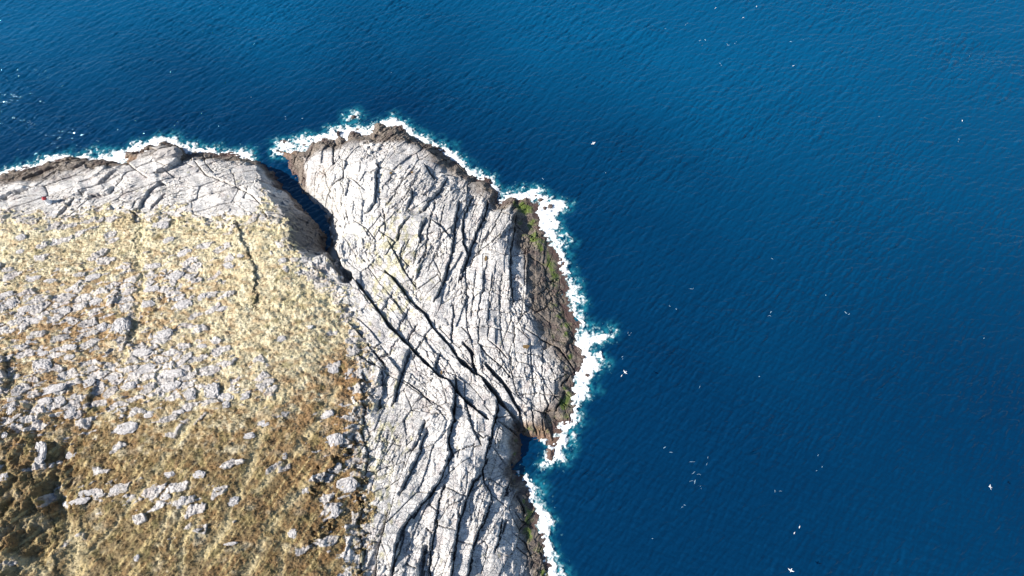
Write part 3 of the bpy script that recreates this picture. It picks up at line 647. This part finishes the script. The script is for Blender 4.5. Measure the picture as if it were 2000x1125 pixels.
n1 = N("ShaderNodeTexNoise"); n1.inputs["Scale"].default_value = 1.5; n1.inputs["Detail"].default_value = 6; n1.inputs["Roughness"].default_value = .65; n1.inputs["Distortion"].default_value = .4
nt.links.new(mp.outputs[0], n1.inputs["Vector"])
bp = N("ShaderNodeBump"); bp.inputs["Distance"].default_value = .09; bp.inputs["Strength"].default_value = 1.0
nt.links.new(n1.outputs[0], bp.inputs["Height"]); nt.links.new(bp.outputs[0], b.inputs["Normal"])
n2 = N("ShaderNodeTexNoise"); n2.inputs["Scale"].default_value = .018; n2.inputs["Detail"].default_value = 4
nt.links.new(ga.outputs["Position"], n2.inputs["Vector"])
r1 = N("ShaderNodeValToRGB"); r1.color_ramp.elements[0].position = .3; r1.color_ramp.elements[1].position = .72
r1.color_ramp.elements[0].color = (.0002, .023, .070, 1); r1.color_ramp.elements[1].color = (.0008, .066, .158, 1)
a2 = N("ShaderNodeAttribute"); a2.attribute_name = "skylit"  # offshore lightening, with sky reflection painted into the water colour
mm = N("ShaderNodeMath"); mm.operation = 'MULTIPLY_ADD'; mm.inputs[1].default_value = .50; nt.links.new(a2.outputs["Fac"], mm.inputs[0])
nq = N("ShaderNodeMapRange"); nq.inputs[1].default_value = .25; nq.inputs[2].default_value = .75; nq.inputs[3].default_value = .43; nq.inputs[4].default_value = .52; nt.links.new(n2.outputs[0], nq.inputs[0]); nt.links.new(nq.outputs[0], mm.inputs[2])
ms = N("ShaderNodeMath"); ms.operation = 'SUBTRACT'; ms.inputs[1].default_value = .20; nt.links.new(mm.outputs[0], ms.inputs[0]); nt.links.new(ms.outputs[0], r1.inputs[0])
mxa = N("ShaderNodeMix"); mxa.data_type = 'RGBA'; mxa.inputs["B"].default_value = (.015, .19, .25, 1)
n3 = N("ShaderNodeTexNoise"); n3.inputs["Scale"].default_value = .9; n3.inputs["Detail"].default_value = 5
nt.links.new(ga.outputs["Position"], n3.inputs["Vector"])
mr = N("ShaderNodeMapRange"); mr.inputs[1].default_value = .35; mr.inputs[2].default_value = .65
nt.links.new(n3.outputs[0], mr.inputs[0])
mu = N("ShaderNodeMath"); mu.operation = 'MULTIPLY'; nt.links.new(a1.outputs["Fac"], mu.inputs[0]); nt.links.new(mr.outputs[0], mu.inputs[1])
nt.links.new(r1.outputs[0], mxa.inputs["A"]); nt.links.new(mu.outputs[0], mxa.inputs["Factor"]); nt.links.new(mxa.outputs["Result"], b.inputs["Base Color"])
b.inputs["Specular Tint"].default_value = (.4, .85, 1, 1); b.inputs["Roughness"].default_value = .07; b.inputs["IOR"].default_value = 1.5
sk = c4(sh) < 1.5
# lighter off the inshore kelp and rock; sky reflection painted in toward the north
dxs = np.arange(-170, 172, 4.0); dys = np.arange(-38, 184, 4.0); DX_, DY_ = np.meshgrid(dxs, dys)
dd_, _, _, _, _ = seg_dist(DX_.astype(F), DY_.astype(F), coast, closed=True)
skylit = bil(dd_, dxs[0], dys[0], 4.0, SX, SY) / 55 + .25 * fbm(SX / 30, SY / 30, 3, 140)
skylit = np.clip(skylit, 0, 1) * (.08 + .92 * sstep(10, 160, SY - .10 * SX))
sea = grid_mesh("sea_water", SXd, SYd, SZ, sk, M_sea, None, {"aqua": sa_, "skylit": skylit})
setp(sea, kind="structure", label="deep blue sea with fine wind ripples")
# the sea goes on to the horizon: a ring around the detailed part
x0, x1, y0, y1 = float(SX.min()), float(SX.max()), float(SY.min()), float(SY.max()); B = 9000.0
me = bpy.data.meshes.new("distant_sea")
me.from_pydata([(x0, y0, 0), (x1, y0, 0), (x1, y1, 0), (x0, y1, 0), (-B, -B, 0), (B, -B, 0), (B, B, 0), (-B, B, 0)], [], [(4, 5, 1, 0), (5, 6, 2, 1), (6, 7, 3, 2), (7, 4, 0, 3)])
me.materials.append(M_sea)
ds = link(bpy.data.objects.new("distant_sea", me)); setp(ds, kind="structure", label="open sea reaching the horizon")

# ------------------------------------------------------------------ small things
GMAT = {}
def plain(name, rgb, rough=.8, var=.15, scale=4.0, bump=.05):
    m, nt, b = nmat(name)
    g = nt.nodes.new("ShaderNodeNewGeometry"); n_ = nt.nodes.new("ShaderNodeTexNoise"); n_.inputs["Scale"].default_value = scale; n_.inputs["Detail"].default_value = 5
    nt.links.new(g.outputs["Position"], n_.inputs["Vector"])
    rp_ = nt.nodes.new("ShaderNodeValToRGB"); rp_.color_ramp.elements[0].position = .32; rp_.color_ramp.elements[1].position = .68
    rp_.color_ramp.elements[0].color = tuple(c * (1 - var) for c in rgb) + (1,); rp_.color_ramp.elements[1].color = tuple(min(1, c * (1 + var)) for c in rgb) + (1,)
    nt.links.new(n_.outputs[0], rp_.inputs[0]); nt.links.new(rp_.outputs[0], b.inputs["Base Color"])
    bp_ = nt.nodes.new("ShaderNodeBump"); bp_.inputs["Distance"].default_value = bump; nt.links.new(n_.outputs[0], bp_.inputs["Height"]); nt.links.new(bp_.outputs[0], b.inputs["Normal"])
    b.inputs["Roughness"].default_value = rough
    return m
M_b1 = plain("grey_boulder", (.44, .42, .41), .85, .32, 2.5, .12)
M_b2 = plain("dark_wet_rock", (.095, .070, .062), .45, .35, 3.0, .15)
M_b3 = plain("pale_boulder", (.70, .67, .62), .85, .15, 2.5, .1)
def ground_z(x, y):
    return float(gsamp(Hh, np.array([x]), np.array([y]), 0)[0])
def boulder(name, x, y, z, L, W, Ht, rz, mat, seed, tilt=(0, 0)):
    """an angular block: convex hull of jittered points, edges broken up and roughened"""
    r = random.Random(seed)
    bm = bmesh.new()
    k = r.randint(6, 9)
    for lvl, (f, zz) in enumerate(((1.0, -.45), (1.05, .15), (.86, .72), (.55, 1.0))):
        for i in range(k):
            a = 2 * pi * (i + r.uniform(-.33, .33) + lvl * .2) / k
            q = f * r.uniform(.82, 1.05)
            px_ = math.copysign(abs(cos(a)) ** .8, cos(a)); py_ = math.copysign(abs(sin(a)) ** .8, sin(a))
            bm.verts.new((px_ * L / 2 * q, py_ * W / 2 * q, Ht * (zz + r.uniform(-.10, .10))))
    res = bmesh.ops.convex_hull(bm, input=bm.verts)
    junk = list({g for g in res["geom_interior"] + res["geom_unused"] if isinstance(g, bmesh.types.BMVert)})
    if junk: bmesh.ops.delete(bm, geom=junk, context='VERTS')
    bmesh.ops.subdivide_edges(bm, edges=bm.edges[:], cuts=2, use_grid_fill=True)
    bmesh.ops.triangulate(bm, faces=bm.faces[:])
    s = .05 * min(L, W)
    for v in bm.verts:
        v.co += Vector((r.uniform(-s, s), r.uniform(-s, s), r.uniform(-s, s) * .8))
    bmesh.ops.recalc_face_normals(bm, faces=bm.faces[:])
    me = bpy.data.meshes.new(name); bm.to_mesh(me); bm.free(); me.materials.append(mat)
    o = link(bpy.data.objects.new(name, me)); o.location = (x, y, z); o.rotation_euler = (tilt[0], tilt[1], rz)
    return o
M_PX = .122
# blocks and slabs lying in the turf: photo x, y, width, height (px), relief (m)
BL = [(360,494,30,14),(345,539,28,16),(302,519,25,12),(296,565,30,12),(290,595,24,12),(360,595,30,16),(396,580,20,14),(60,546,32,14),(12,577,30,12),(16,597,26,18),(48,604,26,12),(97,550,24,11),(124,607,26,14),(60,628,44,12),
 (178,543,36,12),(181,592,34,12),(236,640,34,28),(196,642,28,16),(317,655,40,16),(275,689,38,14),(136,680,28,12),(82,692,24,9),(136,698,20,9),(82,716,32,24),(447,519,22,13),(432,604,24,9),(393,676,18,9),(278,722,48,18),(326,758,44,16),
 (339,731,38,16),(218,738,24,9),(254,755,22,14),(106,761,46,13),(172,749,26,14),(411,764,32,26),(438,779,28,18),(372,773,18,16),(478,773,18,11),(88,785,24,13),(115,782,22,14),(136,806,20,18),(290,809,20,11),(348,805,20,7),(550,510,20,11),
 (248,836,38,20),(82,885,20,32),(169,963,30,10),(151,981,38,10),(121,983,11,9),(136,888,18,12),(9,933,14,12),(323,972,18,10),(390,927,22,11),(330,927,18,9),(357,978,14,13),(453,981,20,16),(484,851,24,10),(514,827,20,9),(441,791,14,12),
 (596,957,14,13),(571,1042,15,13),(224,957,18,9),(648,724,24,13),(639,810,24,10),(736,766,20,24),(548,662,18,11),(654,861,28,20),(676,948,34,22),(654,1000,15,18),(660,912,14,11),(682,870,10,8),(40,465,22,14),(38,491,20,10),(603,640,16,7),
 (268,1090,9,9),(556,890,9,10),(20,800,16,14),(8,850,13,9),(55,668,10,8),(30,735,14,9),(450,1062,20,5),(312,440,34,18),(330,470,22,12),(470,500,14,9)]
ZONES = [((0,420,200,560),"in straw grass below the north shore"),
 ((200,420,700,560),"in straw grass west of the sea cleft"),
 ((0,560,160,660),"in rusty grass at the left edge"),((160,560,262,700),"in rusty grass left of the pale gully"),((262,560,520,700),"in cream grass right of the pale gully"),
 ((0,660,160,770),"in brown grass above the shaded hollow"),((160,700,262,830),"around the foot of the pale gully"),((262,700,500,800),"in the stony patch below the cream grass"),
 ((0,770,160,900),"among stones left of the olive grass"),((0,900,140,1125),"beside the shaded hollow at lower left"),((140,800,420,1125),"in the olive grass at lower left"),
 ((420,780,620,1125),"in the streaky grass at lower middle"),((500,560,760,780),"in turf beside the long rock chasm"),((600,780,760,1125),"in rust grass beside the grey blocks")]
def zone(x, y):
    for (a, b_, c, d), t in ZONES:
        if a <= x < c and b_ <= y < d: return t
    return "in the grass"
ORD = ["first", "second", "third", "fourth", "fifth", "sixth", "seventh", "eighth", "ninth", "tenth", "eleventh", "twelfth", "thirteenth", "fourteenth", "fifteenth"]
byz = {}
for i, b_ in enumerate(BL): byz.setdefault(zone(b_[0], b_[1]), []).append(i)
lab = {}
for z_, ids_ in byz.items():
    ids_.sort(key=lambda i: (BL[i][0], BL[i][1]))
    for n_, i in enumerate(ids_):
        w_, h_ = BL[i][2], BL[i][3]
        shape = "long flat" if w_ > 2.1 * h_ else ("upright narrow" if h_ > 1.3 * w_ else ("broad flat" if w_ * h_ > 400 else ("small" if w_ * h_ < 170 else "blocky")))
        pos = ("only one " if len(ids_) == 1 else ORD[n_] + " from left ") + z_
        lab[i] = shape + " grey rock, " + pos
for i, (bx_, by_, w_, h_) in enumerate(BL):
    (c,), _ = to_world([(bx_, by_)])
    r = random.Random(500 + i)
    L_, W_ = w_ * M_PX * 1.05, h_ * M_PX * 1.12
    Ht = min(.36, .15 + .07 * min(L_, W_)) * r.uniform(.8, 1.15)
    gz = np.mean([ground_z(c[0] + dx_, c[1] + dy_) for dx_ in (-.6, 0, .6) for dy_ in (-.4, 0, .4)]) + .10
    o = boulder("rock", c[0], c[1], gz - Ht * .48 - .04, L_, W_, Ht, radians(r.uniform(2, 24)) if w_ > h_ else radians(r.uniform(-8, 8)), M_b3 if bx_ in (603, 121, 682) else M_b1, 900 + i, (r.uniform(-.06, .06), r.uniform(-.13, .02)))
    L = lab[i]
    if (bx_, by_) == (603, 640): L = "small white tilted rock casting a dark shadow beside a brown peat hollow"
    if (bx_, by_) == (248, 836): L = "large flat rock standing alone in the olive grass"
    if (bx_, by_) == (682, 870): L = "small pale boulder wedged in a dark hole at the edge of the rust grass"
    setp(o, label=L, category="rock", group="rocks lying in the turf")

# big slab on the north shore and the boulders of the promontory
SH = [(326,303,66,34,2.2,M_b3,"big rounded dark-topped rock slab standing proud on the north shore",12),
 (560,283,0,0,0,None,"",0)]
for (bx_, by_, w_, h_, ht_, m_, t_, an) in SH[:1]:
    (c,), _ = to_world([(bx_, by_)])
    Mdt = plain("shore_slab", (.36, .335, .315), .8, .35, .9, .12)
    o = boulder("rock_slab", c[0], c[1], ground_z(c[0], c[1]) - .5, w_ * M_PX, h_ * M_PX, 1.6, radians(an), Mdt, 77, (-.05, -.10))
    setp(o, label=t_, category="rock")
PB = [(726,283,10,9),(735,290,9,8),(722,297,9,10),(738,300,12,8),(744,312,10,9),(716,288,8,7),(733,318,11,9),(651,492,10,8),(658,505,12,12),(652,476,8,12),(650,462,7,10),(668,508,8,7),(663,538,10,8),(647,448,6,8),(672,522,7,6),(741,283,8,6)]
for i, (bx_, by_, w_, h_) in enumerate(PB):
    (c,), _ = to_world([(bx_, by_)])
    r = random.Random(40 + i)
    o = boulder("boulder", c[0], c[1], ground_z(c[0], c[1]) - .15, w_ * M_PX, h_ * M_PX, .6 + .2 * r.random(), r.uniform(0, 3), M_b3, 60 + i, (r.uniform(-.2, .2), r.uniform(-.2, .2)))
    grp = "boulders on the tip of the promontory" if by_ < 400 else "boulders jammed in the head of the sea cleft"
    ii = [p for p in PB if (p[1] < 400) == (by_ < 400)]; ii.sort(key=lambda p: (p[1], p[0])); n_ = ii.index((bx_, by_, w_, h_))
    setp(o, label=("pale boulder on the tip of the promontory, " if by_ < 400 else "shaded boulder jammed in the head of the sea cleft, ") + ORD[n_] + " from top", category="boulder", group=grp)
# rocks awash in the surf
SK = [(690,229,13,8,.75,"dark wet rock standing alone in a ring of foam off the promontory tip"),(556,277,26,12,.35,"low dark rock awash in foam at the mouth of the sea cleft"),
 (594,283,14,9,.35,"dark wet rock in foam between the cleft mouth and the promontory"),(700,252,18,5,.3,"long low dark rock in the surf below the lone rock"),
 (1075,403,11,11,.75,"pointed maroon rock in the surf off the green seaweed"),(1056,391,13,10,.6,"maroon rock awash next to the shore at the green seaweed"),(1064,406,8,8,.5,"small maroon rock between the pointed rock and the shore"),
 (1047,382,11,5,.3,"thin dark rock under the foam north of the green seaweed"),(1147,733,11,8,.5,"small brown rock in the surf below the long foam plume"),(1139,697,12,8,.5,"dark wet rock at the shore under the foam plume"),
 (1060,455,11,10,.4,"maroon rock washed by foam along the east shore"),(661,262,8,14,1.0,"tall dark rock fin at the north shore of the promontory"),(690,262,16,9,.8,"rounded brown rock at the foot of the promontory north face")]
for i, (bx_, by_, w_, h_, ht_, t_) in enumerate(SK):
    ux, uy = unproj(bx_, by_, .3)
    o = boulder("sea_rock", float(ux), float(uy), max(-.1, ground_z(float(ux), float(uy)) - .2), w_ * M_PX, h_ * M_PX, ht_ + .15, random.Random(i).uniform(-.3, .3), M_b2, 300 + i)
    setp(o, label=t_, category="rock", group="rocks awash in the surf")
# rainwater pools on the rock: thin brown sheets of water in hollows
M_pool = plain("pool_water", (.16, .105, .045), .12, .2, 3, .0)
for i, (bx_, by_, w_, h_, t_) in enumerate([(949,505,6,11,"brown rainwater pool in the pale east slab"),(1027,678,13,9,"olive rainwater pool between the joints of the east slab"),(763,338,7,6,"small brown pool on the upper promontory"),
        (805,338,5,6,"tiny brown pool right of the small upper pool"),(740,373,9,4,"thin reddish pool beside the dark vertical crack"),(862,727,4,8,"narrow brown pool in the lower rock strip")]):
    (c,), _ = to_world([(bx_, by_)])
    r = random.Random(i + 5); k = 14
    zz = max(ground_z(c[0] + a, c[1] + b2) for a in (-.4, 0, .4) for b2 in (-.4, 0, .4)) + .03
    me = bpy.data.meshes.new("rock_pool"); vs = []
    for lv, f in ((0, 1.0), (-.25, .8)):
        rr_ = random.Random(i + 5)
        for j in range(k):
            q = f * rr_.uniform(.6, 1.15)
            vs.append((cos(2 * pi * j / k) * w_ * M_PX * .5 * q, sin(2 * pi * j / k) * h_ * M_PX * .5 * q, lv))
    fs = [tuple(range(k))] + [(j, j + k, (j + 1) % k + k, (j + 1) % k) for j in range(k)]
    me.from_pydata(vs, [], fs); me.materials.append(M_pool)
    o = link(bpy.data.objects.new("rock_pool", me)); o.location = (c[0], c[1], zz)
    setp(o, label=t_, category="rock pool", group="rainwater pools on the rock")

# the small white and red beacon on the north shore
M_white = plain("white_paint", (.82, .83, .84), .5, .04, 3, .0); M_red = plain("red_paint", (.52, .05, .06), .5, .1, 3, .0); M_dark = plain("dark_metal", (.08, .08, .09), .5, .1, 3, .0)
(c,), _ = to_world([(97, 396)])
root = link(bpy.data.objects.new("beacon", None)); root.location = (c[0], c[1], ground_z(c[0], c[1]) - .05)
setp(root, label="small white beacon with a red cap on the pale north shore rock", category="beacon")
def lathe(name, prof, mat, parent, seg=16, loc=(0, 0, 0)):
    bm = bmesh.new(); rings = []
    for rad, z_ in prof:
        rings.append([bm.verts.new((rad * cos(2 * pi * j / seg), rad * sin(2 * pi * j / seg), z_)) for j in range(seg)])
    for a, b_ in zip(rings, rings[1:]):
        for j in range(seg): bm.faces.new((a[j], a[(j + 1) % seg], b_[(j + 1) % seg], b_[j]))
    bm.faces.new(rings[0][::-1]); bm.faces.new(rings[-1])
    me = bpy.data.meshes.new(name); bm.to_mesh(me); bm.free(); me.materials.append(mat)
    o = link(bpy.data.objects.new(name, me)); o.parent = parent; o.location = loc; return o
lathe("base", [(.75, 0), (.75, .22), (.66, .25)], M_white, root)
lathe("tower", [(.55, .25), (.50, .8), (.44, 1.5), (.44, 1.62)], M_white, root)
lathe("lantern", [(.36, 1.62), (.36, 1.95)], M_dark, root)
lathe("cap", [(.50, 1.95), (.48, 2.02), (.25, 2.45), (.06, 2.6)], M_red, root)
lathe("mast", [(.035, 2.6), (.03, 3.5)], M_dark, root, 8)

# gulls: one continuous mesh each
M_gull = plain("white_feathers", (.85, .85, .84), .7, .03, 6, .0); M_gullg = plain("grey_feathers", (.38, .41, .45), .7, .05, 6, .0)
def gull_mesh(flying):
    bm = bmesh.new(); seg = 8; rings = []
    for x_, r_, z_ in ((-.34, .015, 0), (-.26, .06, 0), (-.10, .10, -.01), (.06, .105, -.01), (.17, .07, .01), (.22, .05, .03), (.28, .055, .04), (.33, .035, .035), (.40, .01, .02)):
        rings.append([bm.verts.new((x_, r_ * cos(2 * pi * j / seg), z_ + r_ * .85 * sin(2 * pi * j / seg))) for j in range(seg)])
    for a, b_ in zip(rings, rings[1:]):
        for j in range(seg): bm.faces.new((a[j], a[(j + 1) % seg], b_[(j + 1) % seg], b_[j]))
    bm.faces.new(rings[0][::-1]); bm.faces.new(rings[-1])
    for s_ in (-1, 1):
        if flying:   # span, leading edge, chord, lift
            sec = [(.05, .12, .20, .03), (.25, .16, .19, .10), (.42, .10, .15, .12), (.60, -.02, .08, .09), (.68, -.10, .02, .07)]
        else:        # folded along the back
            sec = [(.04, .14, .30, .085), (.09, .13, .34, .06), (.115, .10, .36, .0)]
        top = []
        for y_, xl, ch, z_ in sec:
            top.append([bm.verts.new((xl, s_ * y_, z_)), bm.verts.new((xl - ch * .4, s_ * y_, z_ + .018)), bm.verts.new((xl - ch, s_ * y_, z_)), bm.verts.new((xl - ch * .4, s_ * y_, z_ - .015))])
        for a, b_ in zip(top, top[1:]):
            for j in range(4):
                f = bm.faces.new((a[j], a[(j + 1) % 4], b_[(j + 1) % 4], b_[j])); f.material_index = 1 if j < 2 else 0
        bm.faces.new(top[-1]); bm.faces.new(top[0])
    # tail fan
    t = [bm.verts.new(p) for p in ((-.24, -.04, .01), (-.24, .04, .01), (-.42, .09, .0), (-.42, -.09, .0), (-.24, -.04, -.015), (-.24, .04, -.015), (-.42, .09, -.01), (-.42, -.09, -.01))]
    for f in ((0, 1, 2, 3), (7, 6, 5, 4), (2, 1, 5, 6), (0, 3, 7, 4), (3, 2, 6, 7)): bm.faces.new([t[q] for q in f])
    bmesh.ops.recalc_face_normals(bm, faces=bm.faces[:])
    me = bpy.data.meshes.new("gull_flying" if flying else "gull_sitting"); bm.to_mesh(me); bm.free()
    me.materials.append(M_gull); me.materials.append(M_gull if not flying else M_gull)
    return me
gm = {True: gull_mesh(True), False: gull_mesh(False)}
for i, (gx_, gy_, fl, hd, t_) in enumerate([(1221,727,True,215,"white gull with bent wings low over the sea right of the surf"),(1159,280,True,290,"white gull flying over open water above the green seaweed point"),(1934,951,True,160,"gull with spread wings near the right edge of the picture"),
   (1545,1114,True,240,"large looking white gull at the bottom edge of the sea"),(1398,15,False,40,"white gull sitting on the ripples near the top edge"),(1452,34,False,20,"white gull sitting on the sea, right of the one at the top edge"),
   (1550,128,False,10,"white gull sitting alone on the sea in the upper right"),(1880,235,False,80,"small gull sitting on the sea close to the right edge"),(1562,1029,False,65,"upper of two gulls sitting close together low in the picture"),(1552,1041,False,60,"lower of two gulls sitting close together low in the picture"),
   (1214,734,False,50,"white gull sitting on the sea just below the one with bent wings"),(1478,12,False,60,"white gull sitting on the sea, last to the right along the top edge")]):
    z_ = 6.0 if fl else .12
    ux, uy = unproj(gx_, gy_, z_)
    if not fl: z_ = float(samp(SZ, np.array([float(ux)]), np.array([float(uy)]))[0]) + .05
    o = link(bpy.data.objects.new("gull", gm[fl])); o.location = (float(ux), float(uy), z_)
    o.rotation_euler = (radians(18 if fl else 0), 0, radians(hd)); o.scale = (.9,) * 3 if fl else (.7,) * 3
    setp(o, label=t_, category="gull", group="gulls over the sea")

# stray foam: little wisps and flecks torn off the crests
r = random.Random(21)
vs, fs = [], []
spots = [(1345,934,9,5),(1519,963,5,2),(1336,992,4,2),(1600,893,4,1),(1502,614,7,2),(1650,614,6,2),(1350,560,6,2),(1186,655,4,3),(1228,645,4,3),(1210,700,4,2),(1315,600,4,2),(1338,47,6,2),(1300,58,4,1),(1420,90,5,2),(1440,84,3,2),(1545,80,5,1),(1373,86,6,3),(1402,124,3,2),(1565,80,4,1),(1180,338,5,1),(1060,350,6,1),(560,232,5,2),(590,231,4,1),(640,241,4,1)]
for _ in range(28):
    x_, y_ = r.uniform(0, 2000), r.uniform(0, 1125)
    if r.random() < .5: x_, y_ = r.gauss(1300, 130), r.uniform(380, 1100)
    spots.append((x_, y_, r.uniform(1.2, 5) * (1 if r.random() < .85 else 2.2), r.choice([1, 1, 1, 2])))
for sx_, sy_, ln, cnt in spots:
    ux, uy = unproj(sx_, sy_, 0); ux, uy = float(ux), float(uy)
    if gsamp(ins.astype(F), np.array([ux]), np.array([uy]), 0)[0] > 0 or gsamp(dist, np.array([ux]), np.array([uy]), 9)[0] < 1.0: continue
    for _ in range(cnt):
        a = radians(28 + r.gauss(0, 24)); x0_, y0_ = ux + r.uniform(-.4, .4) * cnt, uy + r.uniform(-.4, .4) * cnt
        nseg = 5; st_ = ln * M_PX / nseg; wd = r.uniform(.035, .075) + (.05 if ln < 2.2 else 0)
        base = len(vs); px_, py_ = x0_, y0_
        for j in range(nseg + 1):
            w_ = wd * sin(pi * (j + .5) / (nseg + 1)) * r.uniform(.6, 1.3)
            nx_, ny_ = -sin(a) * w_, cos(a) * w_
            z_ = float(samp(SZ, np.array([px_]), np.array([py_]))[0])
            vs += [(px_ + nx_, py_ + ny_, z_ + .02), (px_, py_, z_ + .07), (px_ - nx_, py_ - ny_, z_ + .02)]
            a += r.gauss(0, .35); px_ += cos(a) * st_; py_ += sin(a) * st_
        for j in range(nseg):
            q = base + j * 3; fs += [(q, q + 3, q + 4, q + 1), (q + 1, q + 4, q + 5, q + 2)]
me = bpy.data.meshes.new("foam_flecks"); me.from_pydata(vs, [], fs)
M_fl = plain("foam_fleck", (.28, .44, .54), .8, .2, 6, .0); me.materials.append(M_fl)
o = link(bpy.data.objects.new("foam_flecks", me)); setp(o, kind="stuff", label="tiny white foam flecks scattered over the open sea")
